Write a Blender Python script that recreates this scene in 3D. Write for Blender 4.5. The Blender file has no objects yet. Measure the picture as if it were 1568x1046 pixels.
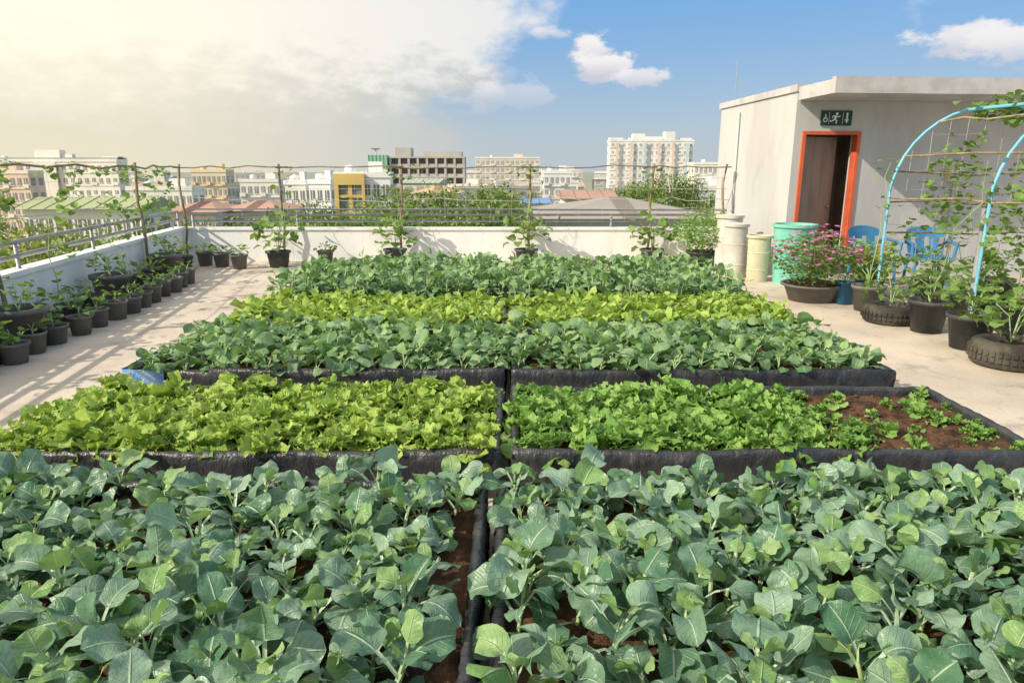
import bpy, math, random
import numpy as np
from mathutils import Matrix, Vector
rng=np.random.default_rng(7); random.seed(7)
R=math.radians
scene=bpy.context.scene
scene.view_settings.view_transform='Standard'
scene.view_settings.look='None'; scene.view_settings.exposure=0
COL=scene.collection

# ---------------------------------------------------------------- node helpers
class NT:
    def __init__(s,tree): s.t=tree; s.n=tree.nodes; s.l=tree.links
    def new(s,ty,**k):
        n=s.n.new(ty)
        for a,b in k.items(): setattr(n,a,b)
        return n
    def put(s,sock,v):
        if hasattr(v,'is_linked') or isinstance(v,bpy.types.NodeSocket): s.l.new(v,sock)
        else: sock.default_value=v
    def m(s,op,a,b=None,c=None,clamp=False):
        n=s.new('ShaderNodeMath',operation=op,use_clamp=clamp)
        s.put(n.inputs[0],a)
        if b is not None: s.put(n.inputs[1],b)
        if c is not None: s.put(n.inputs[2],c)
        return n.outputs[0]
    def mix(s,f,a,b,blend='MIX'):
        n=s.new('ShaderNodeMix',data_type='RGBA',blend_type=blend)
        s.put(n.inputs[0],f); s.put(n.inputs[6],a); s.put(n.inputs[7],b)
        return n.outputs[2]
    def sstep(s,x,a,b,lo=0.,hi=1.):
        n=s.new('ShaderNodeMapRange',interpolation_type='SMOOTHSTEP')
        s.put(n.inputs[0],x); s.put(n.inputs[1],a); s.put(n.inputs[2],b)
        s.put(n.inputs[3],lo); s.put(n.inputs[4],hi)
        return n.outputs[0]
    def noise(s,vec,scale,detail=4,rough=.55,dist=0.):
        n=s.new('ShaderNodeTexNoise'); s.l.new(vec,n.inputs['Vector'])
        n.inputs['Scale'].default_value=scale; n.inputs['Detail'].default_value=detail
        n.inputs['Roughness'].default_value=rough; n.inputs['Distortion'].default_value=dist
        return n.outputs['Fac']
def c4(c): return (c[0],c[1],c[2],1)
MATS={}
def mat(name,col,rough=.7,col2=None,scale=3.,bump=0.,bscale=None,spec=.3,metal=0.,stretch=(1,1,1),lo=.4,hi=.62,fine=None):
    if name in MATS: return MATS[name]
    m=bpy.data.materials.new(name); m.use_nodes=True; t=NT(m.node_tree)
    p=t.n['Principled BSDF']; p.inputs['Roughness'].default_value=rough
    p.inputs['Specular IOR Level'].default_value=spec; p.inputs['Metallic'].default_value=metal
    tc=t.new('ShaderNodeTexCoord'); mp=t.new('ShaderNodeMapping'); mp.inputs['Scale'].default_value=stretch
    t.l.new(tc.outputs['Object'],mp.inputs[0]); v=mp.outputs[0]
    if col2 is None: col2=tuple(c*.82 for c in col)
    f=t.sstep(t.noise(v,scale,6,.6),lo,hi)
    cc_=t.mix(f,c4(col),c4(col2))
    if fine:
        g=t.sstep(t.noise(v,fine[0],8,.7,.6),fine[1],fine[2]); cc_=t.mix(t.m('MULTIPLY',g,fine[4] if len(fine)>4 else .6),cc_,c4(fine[3]))
    t.l.new(cc_,p.inputs['Base Color'])
    if bump:
        b=t.new('ShaderNodeBump'); b.inputs['Strength'].default_value=bump; b.inputs['Distance'].default_value=.02
        t.l.new(t.noise(v,bscale or scale*6,5,.6),b.inputs['Height']); t.l.new(b.outputs[0],p.inputs['Normal'])
    MATS[name]=m; return m
def leafmat(name,dark,light,vein,transl=.25,rough=.5,side=.35,tcol=None,spec=.35,simple=False):
    m=bpy.data.materials.new(name); m.use_nodes=True; t=NT(m.node_tree)
    p=t.n['Principled BSDF']; out=t.n['Material Output']
    at=t.new('ShaderNodeAttribute',attribute_name='tint')
    p.inputs['Roughness'].default_value=rough; p.inputs['Specular IOR Level'].default_value=spec
    if simple:
        col=t.mix(at.outputs['Fac'],c4(dark),c4(light))
    else:
        uv=t.new('ShaderNodeUVMap'); sx=t.new('ShaderNodeSeparateXYZ'); t.l.new(uv.outputs[0],sx.inputs[0])
        av=t.m('ABSOLUTE',t.m('MULTIPLY_ADD',sx.outputs[0],2.,-1.))
        tc=t.new('ShaderNodeTexCoord')
        nz=t.noise(tc.outputs['Object'],26.,3)
        f=t.m('ADD',at.outputs['Fac'],t.m('MULTIPLY_ADD',nz,.9,-.45),clamp=True)
        base=t.mix(f,c4(dark),c4(light))
        mid=t.sstep(av,.02,.09,1.,0.)
        fr=t.m('FRACT',t.m('SUBTRACT',t.m('MULTIPLY',sx.outputs[1],6.),t.m('MULTIPLY',av,1.9)))
        d=t.m('ABSOLUTE',t.m('SUBTRACT',fr,.5))
        sv=t.m('MULTIPLY',t.sstep(d,.0,.10,1.,0.),side)
        sv=t.m('MULTIPLY',sv,t.sstep(av,.5,1.,1.,.25))
        vf=t.m('MAXIMUM',t.m('MULTIPLY',mid,.8),sv)
        vf=t.m('MAXIMUM',vf,t.sstep(sx.outputs[1],.0,.04,.9,0.))
        col=t.mix(vf,base,c4(vein))
        b=t.new('ShaderNodeBump'); b.inputs['Strength'].default_value=.8; b.inputs['Distance'].default_value=.007
        hh=t.m('ADD',t.m('MULTIPLY',nz,1.6),t.m('MULTIPLY',vf,-.9))
        t.l.new(hh,b.inputs['Height']); t.l.new(b.outputs[0],p.inputs['Normal'])
    t.l.new(col,p.inputs['Base Color'])
    tr=t.new('ShaderNodeBsdfTranslucent')
    t.l.new(t.mix(.6,col,c4(tcol or light)),tr.inputs[0])
    ms=t.new('ShaderNodeMixShader'); ms.inputs[0].default_value=transl
    t.l.new(p.outputs[0],ms.inputs[1]); t.l.new(tr.outputs[0],ms.inputs[2]); t.l.new(ms.outputs[0],out.inputs[0])
    return m

# ---------------------------------------------------------------- mesh builder
class MB:
    def __init__(s): s.v=[];s.f=[];s.m=[];s.sm=[];s.mats=[]
    def mi(s,m):
        if m not in s.mats: s.mats.append(m)
        return s.mats.index(m)
    def add(s,vs,fs,m,smooth=False):
        o=len(s.v); s.v+= [tuple(v) for v in vs]; k=s.mi(m)
        for f in fs: s.f.append([o+i for i in f]); s.m.append(k); s.sm.append(smooth)
    def box(s,a,b,m):
        x0,y0,z0=a;x1,y1,z1=b
        vs=[(x0,y0,z0),(x1,y0,z0),(x1,y1,z0),(x0,y1,z0),(x0,y0,z1),(x1,y0,z1),(x1,y1,z1),(x0,y1,z1)]
        s.add(vs,[(0,3,2,1),(4,5,6,7),(0,1,5,4),(1,2,6,5),(2,3,7,6),(3,0,4,7)],m)
    def lathe(s,prof,c,m,n=20,smooth=True,jit=0):
        vs=[];fs=[]
        for r,z in prof:
            for i in range(n):
                a=2*math.pi*i/n; vs.append((c[0]+r*math.cos(a),c[1]+r*math.sin(a),c[2]+z))
        for j in range(len(prof)-1):
            for i in range(n):
                k=(i+1)%n; fs.append((j*n+i,j*n+k,(j+1)*n+k,(j+1)*n+i))
        s.add(vs,fs,m,smooth)
    def tube(s,pts,r,m,n=6,r1=None):
        pts=[Vector(p) for p in pts]; vs=[];fs=[]
        L=len(pts)
        for i,p in enumerate(pts):
            d=(pts[min(i+1,L-1)]-pts[max(i-1,0)]).normalized()
            a=Vector((1,0,0)) if abs(d.z)>=.99 else d.cross(Vector((0,0,1))).normalized()
            b=d.cross(a)
            rr=r if r1 is None else r+(r1-r)*i/(L-1)
            for k in range(n):
                t=2*math.pi*k/n; vs.append(p+a*math.cos(t)*rr+b*math.sin(t)*rr)
        for i in range(L-1):
            for k in range(n):
                q=(k+1)%n; fs.append((i*n+k,i*n+q,(i+1)*n+q,(i+1)*n+k))
        fs.append(tuple(range(n))); fs.append(tuple((L-1)*n+k for k in range(n)))
        s.add(vs,fs,m,True)
    def done(s,name,loc=(0,0,0),rz=0.,parent=None):
        me=bpy.data.meshes.new(name); me.from_pydata(s.v,[],s.f)
        for m in s.mats: me.materials.append(m)
        me.polygons.foreach_set('material_index',s.m); me.polygons.foreach_set('use_smooth',s.sm)
        me.update(); o=bpy.data.objects.new(name,me); o.location=loc; o.rotation_euler=(0,0,rz)
        if parent: o.parent=parent
        COL.objects.link(o); return o

class Leaves:
    def __init__(s): s.V=[];s.F=[];s.U=[];s.T=[];s.M=[];s.n=0
    def add(s,base,az,el,L,W,bend,roll,tint,pet=.35,nb=8,nv=7,fold=.15,ruf=.1,rf=2.5,tip=.5,b0=.45,lobes=0.,petw=.03,mi=0):
        base=np.asarray(base,float);N=len(az)
        if N==0: return
        ss=np.concatenate([[0,pet*.5],pet+(1-pet)*np.linspace(0,1,nb)]) if pet>0 else np.linspace(0,1,nb+1)
        t=np.clip((ss-pet)/(1-pet),0,1)
        pr=np.linspace(0,1,200); mx=((pr**b0)*((1-pr)**tip)).max()
        prof=(t**b0)*((1-t)**tip)/mx
        x=np.clip((ss-.15)/.8,0,1); sm=x*x*(3-2*x)
        e=el[:,None]-bend[:,None]*sm[None]
        ds=np.diff(ss)[None]*L[:,None]; em=(e[:,1:]+e[:,:-1])/2
        z0=np.zeros((N,1))
        cx=np.concatenate([z0,np.cumsum(np.cos(em)*ds,1)],1); cz=np.concatenate([z0,np.cumsum(np.sin(em)*ds,1)],1)
        ph=rng.uniform(0,6.28,N)
        hw=prof[None]*W[:,None]/2
        if lobes: hw=hw*(1+lobes*np.sin(2*math.pi*4.5*t[None]+ph[:,None]))
        hw=np.maximum(hw,(petw*L*.5)[:,None]*np.where(t<.5,1.,.25)[None])
        h=np.stack([np.cos(az),np.sin(az),0*az],-1); sd=np.stack([-np.sin(az),np.cos(az),0*az],-1); up=np.array([0,0,1.])
        pos=base[:,None,:]+h[:,None,:]*cx[...,None]+up*cz[...,None]
        nr=-h[:,None,:]*np.sin(e)[...,None]+up*np.cos(e)[...,None]
        rl=roll[:,None]*sm[None]
        S=sd[:,None,:]*np.cos(rl)[...,None]+nr*np.sin(rl)[...,None]
        Nn=nr*np.cos(rl)[...,None]-sd[:,None,:]*np.sin(rl)[...,None]
        v=np.linspace(-1,1,nv); av=np.abs(v)
        fo=fold if np.ndim(fold) else np.full(N,fold)
        offs=hw[...,None]*v
        wave=np.sin(2*math.pi*rf*t[None,:,None]+ph[:,None,None]+np.where(v>0,2.,0)[None,None]+v*1.3)
        offn=hw[...,None]*(fo[:,None,None]*av**1.2)+ruf*W[:,None,None]*wave*(av**2)*np.minimum(t*4,1)[None,:,None]
        P=pos[:,:,None,:]+S[:,:,None,:]*offs[...,None]+Nn[:,:,None,:]*offn[...,None]
        ns=len(ss); k=ns*nv
        i,j=np.meshgrid(np.arange(ns-1),np.arange(nv-1),indexing='ij')
        q=np.stack([i*nv+j,i*nv+j+1,(i+1)*nv+j+1,(i+1)*nv+j],-1).reshape(-1,4)
        F=(q[None]+(np.arange(N)*k)[:,None,None]).reshape(-1,4)+s.n
        uu=np.broadcast_to(((v+1)/2)[None,None],(N,ns,nv)); vv=np.broadcast_to(t[None,:,None],(N,ns,nv))
        s.V.append(P.reshape(-1,3)); s.F.append(F); s.U.append(np.stack([uu,vv],-1).reshape(-1,2))
        s.T.append(np.repeat(tint,k)); s.M.append(np.full(len(F),mi)); s.n+=N*k
    def done(s,name,mats,parent=None):
        V=np.concatenate(s.V);F=np.concatenate(s.F);U=np.concatenate(s.U);T=np.concatenate(s.T);M=np.concatenate(s.M)
        me=bpy.data.meshes.new(name); nf=len(F)
        me.vertices.add(len(V)); me.vertices.foreach_set('co',V.ravel())
        me.loops.add(nf*4); me.loops.foreach_set('vertex_index',F.ravel().astype(np.int32))
        me.polygons.add(nf); me.polygons.foreach_set('loop_start',np.arange(nf,dtype=np.int32)*4)
        me.polygons.foreach_set('material_index',M.astype(np.int32))
        me.polygons.foreach_set('use_smooth',np.ones(nf,bool))
        for m in mats: me.materials.append(m)
        me.update(calc_edges=True)
        ul=me.uv_layers.new(name='UVMap'); ul.data.foreach_set('uv',U[F.ravel()].ravel())
        a=me.attributes.new('tint','FLOAT','POINT'); a.data.foreach_set('value',T.astype(np.float32))
        o=bpy.data.objects.new(name,me); COL.objects.link(o)
        if parent: o.parent=parent
        return o

# ---------------------------------------------------------------- materials
M_kale=leafmat('kale_leaf',(.075,.185,.105),(.30,.44,.32),(.46,.60,.42),.22,.38,.36,(.28,.50,.09),.5)
M_kaleY=leafmat('kale_leaf_young',(.15,.31,.09),(.34,.50,.22),(.50,.62,.36),.28,.40,.30,(.34,.55,.09),.4)
M_kaleF=leafmat('kale_leaf_far',(.085,.20,.075),(.32,.47,.24),(.42,.54,.32),.26,.45,.2,(.30,.52,.08),.4)
M_lett=leafmat('lettuce_leaf',(.22,.38,.05),(.50,.64,.16),(.58,.70,.28),.32,.5,.25,(.48,.64,.07))
M_lett2=leafmat('lettuce_leaf_green',(.11,.27,.045),(.34,.54,.14),(.48,.62,.24),.30,.5,.25,(.38,.60,.07))
M_vine=leafmat('vine_leaf',(.07,.18,.03),(.26,.40,.11),(.3,.42,.16),.32,.55,.2,(.38,.52,.06))
M_flow=leafmat('pink_petal',(.66,.16,.46),(.90,.42,.70),(.8,.4,.6),.3,.5,.0,(.8,.2,.5),simple=True)
M_yflow=leafmat('orange_petal',(.8,.35,.03),(.85,.55,.08),(.8,.5,.1),.3,.5,.0,simple=True)
M_stem=mat('stem_green',(.34,.46,.22),.6)
M_soil=mat('soil',(.14,.07,.038),.95,(.05,.027,.016),9.,1.,60)
M_liner=mat('black_plastic_film',(.020,.024,.030),.30,(.045,.045,.05),4.,.9,20,spec=.6,stretch=(1,1,.5),fine=(9,.5,.75,(.14,.13,.12),.5))
M_blue=mat('blue_tarpaulin',(.08,.25,.66),.4,(.38,.55,.8),14.,.5)
M_floor=mat('roof_concrete',(.62,.54,.45),.85,(.48,.42,.35),.9,.35,40,lo=.35,hi=.7,fine=(2.3,.50,.70,(.29,.25,.21),.7))
M_white=mat('white_wall_paint',(.86,.86,.84),.7,(.74,.74,.72),1.6,.15,30,stretch=(1,1,.4),lo=.45,hi=.75,fine=(5,.56,.75,(.45,.42,.38),.6))
M_build=mat('grey_wall_paint',(.545,.545,.555),.8,(.48,.48,.485),1.2,.15,20,stretch=(1,1,.3),fine=(3,.52,.8,(.36,.34,.33),.5))
M_cap=mat('roof_slab_paint',(.55,.53,.54),.8,fine=(4,.52,.75,(.31,.29,.28),.6))
M_orange=mat('orange_door_frame',(.68,.14,.06),.5)
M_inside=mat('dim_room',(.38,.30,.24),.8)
M_doorl=mat('door_leaf',(.33,.26,.21),.6,(.25,.19,.15),2.,stretch=(4,4,.4))
M_metal=mat('galvanised_pipe',(.42,.43,.43),.45,metal=.5,scale=8)
M_bam=mat('bamboo',(.33,.27,.17),.7,(.20,.15,.10),7.)
M_pot=mat('grey_plastic_pot',(.13,.13,.125),.6,(.20,.185,.165),3.,.1)
M_potb=mat('dark_plastic_pot',(.05,.055,.06),.5,(.10,.10,.10),3.)
M_tyre=mat('tyre_rubber',(.040,.038,.036),.8,(.10,.09,.07),4.,.5)
M_hoop=mat('light_blue_pvc',(.20,.55,.75),.35)
M_mint=mat('mint_plastic',(.22,.56,.47),.45,(.17,.50,.42),2.)
M_cream=mat('cream_plastic',(.60,.58,.42),.5,(.50,.48,.34),3.)
M_wbar=mat('white_plastic',(.62,.62,.59),.5,(.50,.49,.44),3.)
M_bluep=mat('blue_plastic',(.05,.20,.38),.4)
M_sign=mat('sign_green',(.01,.07,.06),.4); M_signw=mat('sign_white',(.8,.82,.78),.5)
M_string=mat('nylon_string',(.5,.5,.48),.6)

# ---------------------------------------------------------------- roof floor, parapets
mb=MB()
mb.box((-7.5,-4,-.3),(12,13.6,0),M_floor)
mb.done('roof_floor')
mb=MB(); mb.box((-7.3,-3.9,-18),(11.8,13.4,-.3),mat('host_wall',(.5,.49,.46))); mb.done('host_building')
def seg_wall(mb,a,b,z0,z1,th,m,n=1):
    a=Vector(a);b=Vector(b);d=(b-a).normalized();nn=Vector((-d.y,d.x))
    vs=[]
    for z in (z0,z1):
        for p in (a,b,b+nn*th,a+nn*th): vs.append((p.x,p.y,z))
    mb.add(vs,[(0,3,2,1),(4,5,6,7),(0,1,5,4),(1,2,6,5),(2,3,7,6),(3,0,4,7)],m)
mb=MB(); seg_wall(mb,(-5.95,12.5),(4.05,12.5),0,.565,.14,M_white); seg_wall(mb,(-5.97,12.475),(4.05,12.475),.565,.61,.2,M_white)
mb.done('parapet_wall')
LW0=Vector((-3.3,-3.0)); LW1=Vector((-5.92,12.47))
mb=MB(); seg_wall(mb,LW0,LW1,0,.58,.14,M_white); d=(LW1-LW0).normalized(); nn=Vector((-d.y,d.x))
seg_wall(mb,LW0-nn*.025,LW1-nn*.025,.58,.63,.2,M_white); mb.done('parapet_wall')
def LW(y,off=0,z=0):
    t=(y-LW0.y)/(LW1.y-LW0.y); p=LW0.lerp(LW1,t)-nn*off; return (p.x,p.y,z)
mb=MB()
for z in (.72,.83): mb.tube([(-5.95,12.57,z),(4.0,12.57,z)],.022,M_metal)
mb.tube([(-5.95,12.8,.92),(4.0,12.8,.90)],.016,M_metal)
for x in np.arange(-5.8,4,1.9): mb.tube([(x,12.57,.6),(x,12.57,.84)],.022,M_metal)
mb.done('metal_railing')
mb=MB()
for z,o in ((.76,-.07),(.90,-.07)): mb.tube([LW(-2.5,o,z),LW(12.4,o,z)],.024,M_metal)
mb.tube([LW(-2.5,-.3,.7),LW(12.4,-.3,.7)],.024,M_metal)
for y in np.arange(-2,12.5,1.8): mb.tube([LW(y,-.07,.62),LW(y,-.07,.90)],.022,M_metal)
mb.done('metal_railing')
def wob(a,b,n=7,s=.02):
    a=Vector(a);b=Vector(b); return [a.lerp(b,i/(n-1))+Vector(rng.normal(0,s,3))*(0 if i in(0,n-1) else 1) for i in range(n)]
mb=MB(); BX=[-5.85,-4.05,-2.0,.28,2.45,3.75]
for x in BX: mb.tube(wob((x,12.35,.0),(x+rng.normal(0,.04),12.38,1.72)),.023,M_bam)
for a,b in zip(BX[:-1],BX[1:]):
    mb.tube(wob((a-.1,12.36,1.66),(b+.1,12.36,1.67)),.013,M_bam)
    mb.tube(wob((a-.1,12.36,1.12),(b+.1,12.36,1.1)),.006,M_string)
for z in (1.3,1.48,.95): mb.tube(wob((-5.8,12.36,z),(3.8,12.36,z),14,.015),.003,M_string,4)
for x in np.arange(-5.6,3.8,.4): mb.tube(wob((x,12.36,.7),(x+.02,12.36,1.66),4,.015),.002,M_string,4)
mb.done('bamboo_trellis')
mb=MB(); LY=[3.5,6.4,10.3]
for y in LY: mb.tube(wob(LW(y,.05,0),LW(y+.05,.02,1.72)),.023,M_bam)
for a,b in zip(LY[:-1],LY[1:]):
    mb.tube(wob(LW(a,.05,1.64),LW(b,.05,1.66)),.014,M_bam); mb.tube(wob(LW(a,.05,1.15),LW(b,.05,1.12)),.005,M_string)
mb.tube(wob(LW(10.3,.05,1.66),(-5.85,12.36,1.66)),.014,M_bam)
for y in np.arange(4,12.4,.6): mb.tube(wob(LW(y,.05,.7),LW(y,.05,1.64),4,.015),.0016,M_string,4)
for z in (1.3,1.48): mb.tube(wob(LW(3.5,.05,z),LW(12.3,.05,z),14,.015),.0016,M_string,4)
mb.done('bamboo_trellis')

# ---------------------------------------------------------------- planter beds
def bed(x0,x1,y0,y1,zt=.25,blue=False):
    mb=MB(); pts=[]
    def side(a,b,n):
        a=np.array(a);b=np.array(b);L=np.linalg.norm(b-a);k=max(4,int(L/.035))
        for i in range(k): pts.append((a+(b-a)*i/k,n))
    side((x0,y0),(x1,y0),(0,-1)); side((x1,y0),(x1,y1),(1,0)); side((x1,y1),(x0,y1),(0,1)); side((x0,y1),(x0,y0),(-1,0))
    n=len(pts); prof=[(0,.0),(.004,.07),(.0,.13),(.004,.19),(.0,zt-.015),(-.012,zt+.004),(-.035,zt+.004),(-.045,zt-.02),(-.045,zt-.1)]
    vs=[]; w1=rng.normal(0,1,n); w3=np.convolve(rng.normal(0,1,n),np.ones(6)/2.4,'same')
    w4=np.convolve(rng.normal(0,1,n),np.ones(14)/3.7,'same')
    for j,(o,z) in enumerate(prof):
        f=[.2,1,1,.9,.5,.3,.3,.3,0][j]
        for i,(p,nn_) in enumerate(pts):
            w=(w1[(i+j)%n]*.006+w3[(i+j*2)%n]*.008)*f
            vs.append((p[0]+nn_[0]*(o+w),p[1]+nn_[1]*(o+w),z+(w4[i]*.006 if 4<=j<=7 else 0)))
    fs=[(j*n+i,j*n+(i+1)%n,(j+1)*n+(i+1)%n,(j+1)*n+i) for j in range(len(prof)-1) for i in range(n)]
    mb.add(vs,fs,M_liner,True)
    nx=int((x1-x0)/.05);ny=int((y1-y0)/.05); vs=[];fs=[]
    for j in range(ny+1):
        for i in range(nx+1): vs.append((x0+.03+(x1-x0-.06)*i/nx,y0+.03+(y1-y0-.06)*j/ny,zt-.05+rng.normal(0,.008)))
    for j in range(ny):
        for i in range(nx): a=j*(nx+1)+i; fs.append((a,a+1,a+nx+2,a+nx+1))
    mb.add(vs,fs,M_soil,False)
    for _ in range(int((x1-x0)*(y1-y0)*90)):
        x=rng.uniform(x0+.06,x1-.06);y=rng.uniform(y0+.06,y1-.06);r=rng.uniform(.006,.02)
        q=[(x+r*rng.normal(1,.2)*a,y+r*rng.normal(1,.2)*b,zt-.045+r*c) for a,b,c in ((1,0,0),(0,1,0),(-1,0,0),(0,-1,0),(0,0,1))]
        mb.add(q,[(0,1,4),(1,2,4),(2,3,4),(3,0,4)],M_soil)
    if blue:
        vs=[];fs=[]
        path=[(x0-.03,y0+.5-.5*i/8) for i in range(9)]+[(x0-.03+.3*i/8,y0-.032) for i in range(1,9)]
        for z in (.03,.1,.18,zt-.01,zt+.02):
            for p in path: vs.append((p[0]-rng.uniform(0,.012),p[1]-rng.uniform(0,.012),z+rng.normal(0,.003)))
        m_=len(path)
        for j in range(4):
            for i in range(m_-1): a=j*m_+i; fs.append((a,a+1,a+m_+1,a+m_))
        mb.add(vs,fs,M_blue,True)
    return mb.done('planter_bed')
XL,XR=-2.68,2.68; XM=-.03
ROWS=dict(A=(.85,2.82),B=(3.15,4.22),C=(4.57,5.75),D=(6.0,7.25),E=(7.45,9.6))
XS=dict(A=(-.085,.022),B=(-.03,.024),C=(-.03,.024),D=(-.03,.024),E=(-.03,.024))
for k,(a,b) in ROWS.items():
    xm,g=XS[k]; bed(XL,xm-g,a,b,blue=(k=='C')); bed(xm+g,XR,a,b)

def grid_pts(x0,x1,y0,y1,sp,j=.3):
    xs=np.arange(x0+sp*.45,x1-sp*.3,sp); ys=np.arange(y0+sp*.45,y1-sp*.3,sp)
    X,Y=np.meshgrid(xs,ys); X=X+np.where(np.arange(len(ys))%2,sp*.3,0)[:,None]
    X=X.ravel()+rng.uniform(-j,j,X.size)*sp; Y=Y.ravel()+rng.uniform(-j,j,Y.size)*sp
    return np.stack([np.clip(X,x0+.04,x1-.04),Y],-1)
def kale(x0,x1,y0,y1,sp,K,L0,W0,H,nb,nv,mats,hf=None,yf=.08,ruf=.085):
    pts=grid_pts(x0,x1,y0,y1,sp); n=len(pts); lf=Leaves()
    sc=rng.uniform(.72,1.25,n); lean=rng.normal(0,.035,(n,2))
    hs=sc*(1 if hf is None else np.array([hf(p) for p in pts]))
    pi=np.repeat(np.arange(n),K); k=np.tile(np.arange(K),n); r=k/(K-1)
    hh=H*(.2+.8*r)*hs[pi]
    base=np.stack([pts[pi,0]+lean[pi,0]*r,pts[pi,1]+lean[pi,1]*r,.19+hh],-1)
    N=len(pi)
    az=k*2.4+np.repeat(rng.uniform(0,6.28,n),K)+rng.normal(0,.25,N)
    el=np.radians(36+34*r+rng.normal(0,10,N)); 
    sz=(np.where(r<.7,1.,1-.55*(r-.7)/.3))*(.85+.15*r)
    L=L0*sc[pi]*sz*rng.uniform(.7,1.15,N); W=W0*sc[pi]*sz*rng.uniform(.65,1.2,N)
    bend=np.radians(np.where(r<.75,76,42)+rng.normal(0,30,N)); roll=rng.normal(0,.55,N)
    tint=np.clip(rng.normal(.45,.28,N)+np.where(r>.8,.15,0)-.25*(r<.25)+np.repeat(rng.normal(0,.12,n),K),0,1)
    fold=rng.normal(.05,.36,N)
    yg=(r>.82)|(rng.uniform(0,1,N)<yf)
    for q,mi in ((~yg,0),(yg,1)):
        lf.add(base[q],az[q],el[q],L[q],W[q],bend[q],roll[q],tint[q],pet=.42,nb=nb,nv=nv,fold=fold[q],ruf=ruf,rf=1.7,tip=.44,b0=.36,petw=.06,mi=mi)
    o=lf.done('kale_plants',mats)
    mb=MB()
    for q in range(n):
        x,y=pts[q]; l=lean[q]
        mb.tube([(x,y,.17),(x+l[0]*.6,y+l[1]*.6,.19+H*.6*hs[q]),(x+l[0],y+l[1],.19+H*1.02*hs[q])],.008,M_stem,5,.005)
    mb.done('stalks',parent=o)
hfA=lambda p: float(np.interp(p[1],[1.0,2.2,2.8],[1.4,.95,.45]))
kale(XL,-.085-.06,.85,2.84,.152,10,.188,.108,.125,10,7,[M_kale,M_kaleY],hfA)
kale(-.085+.06,XR,.85,2.84,.152,10,.188,.108,.125,10,7,[M_kale,M_kaleY],hfA)
for a,b in ((XL,XM-.03),(XM+.03,XR)):
    kale(a,b,4.60,5.85,.152,8,.19,.115,.10,6,5,[M_kaleF,M_kaleY])
    kale(a,b,7.3,9.7,.160,8,.205,.12,.20,5,5,[M_kaleF,M_kaleY],yf=.15)
def lettuce(x0,x1,y0,y1,sp,m,K=14,L0=.12,W0=.095,nb=7,nv=7,keep=None):
    pts=grid_pts(x0,x1,y0,y1,sp,.35); sc=rng.uniform(.65,1.3,len(pts))
    if keep:
        f=[keep(p) for p in pts]; f=np.array(f); sel=rng.uniform(0,1,len(pts))<np.minimum(1,f*1.6); pts=pts[sel]; sc=sc[sel]*np.clip(.4+.6*f[sel],0,1)
    n=len(pts); lf=Leaves()
    pi=np.repeat(np.arange(n),K); k=np.tile(np.arange(K),n); r=k/(K-1); N=len(pi)
    base=np.stack([pts[pi,0],pts[pi,1],.195+.05*r*sc[pi]],-1)
    az=k*2.4+np.repeat(rng.uniform(0,6.28,n),K)+rng.normal(0,.3,N)
    el=np.radians(28+50*r+rng.normal(0,12,N)); L=L0*sc[pi]*(1-.35*r)*rng.uniform(.7,1.25,N); W=W0*sc[pi]*(1-.35*r)*rng.uniform(.7,1.3,N)
    pt=np.repeat(rng.normal(0,.10,n),K)
    lf.add(base,az,el,L,W,np.radians(60+rng.normal(0,30,N)),rng.normal(0,.4,N),np.clip(rng.normal(.5,.26,N)+pt,0,1),pet=.25,nb=nb,nv=nv,
        fold=rng.normal(.2,.4,N),ruf=.18,rf=3.1,tip=.28,b0=.75,lobes=.05,petw=.08)
    return lf.done('lettuce_plants',[m])
lettuce(XL,XM-.03,3.17,4.22,.128,M_lett,nb=9,nv=7,L0=.128)
lettuce(XM+.03,XR,3.2,4.22,.135,M_lett2,nb=9,nv=7,L0=.128,keep=lambda p:1. if p[0]<1.5 else max(.28,1-(p[0]-1.5)*1.3-(0 if p[1]<3.6 else .25)) )
lettuce(XL,XM-.03,*ROWS['D'],.14,M_lett,K=10,L0=.175,nb=5,nv=5)
lettuce(XM+.03,XR,*ROWS['D'],.14,M_lett,K=10,L0=.175,nb=5,nv=5)

# ---------------------------------------------------------------- pots, plants
def pot_mesh(mb,x,y,r,h,m,z=0):
    mb.lathe([(0,.005),(r*.74,.0),(r*.95,h*.88),(r*1.06,h*.88),(r*1.07,h),(r*.98,h),(r*.93,h*.86)],(x,y,z),m,20)
    mb.lathe([(r*.94,h*.87),(r*.5,h*.9),(0,h*.89)],(x,y,z),M_soil,14)
def tyre_mesh(mb,x,y,r,h):
    pr=[]
    for i in range(13):
        a=-math.pi*.5+math.pi*i/12; c=math.cos(a); c=math.copysign(abs(c)**.6,c)
        pr.append((r-.09+.09*c-(.010 if i in(4,6,8) else 0),h/2+h/2*math.copysign(abs(math.sin(a))**.8,math.sin(a))))
    pr+= [(r-.13,h-.01),(r-.15,h*.75),(0,h*.78)]
    mb.lathe(pr[:15],(x,y,0),M_tyre,28); mb.lathe(pr[14:],(x,y,0),M_soil,20)
    for i in range(36):   # tread lugs
        a0=2*math.pi*i/36; a1=a0+.10
        for z0,z1 in ((h*.3,h*.46),(h*.54,h*.7)):
            ro=r+.006; ri=r-.02
            vs=[(x+q*math.cos(a),y+q*math.sin(a),z) for z in(z0,z1) for q,a in((ri,a0),(ro,a0),(ro,a1),(ri,a1))]
            mb.add(vs,[(0,1,2,3),(4,7,6,5),(0,4,5,1),(1,5,6,2),(2,6,7,3)],M_tyre)
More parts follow.
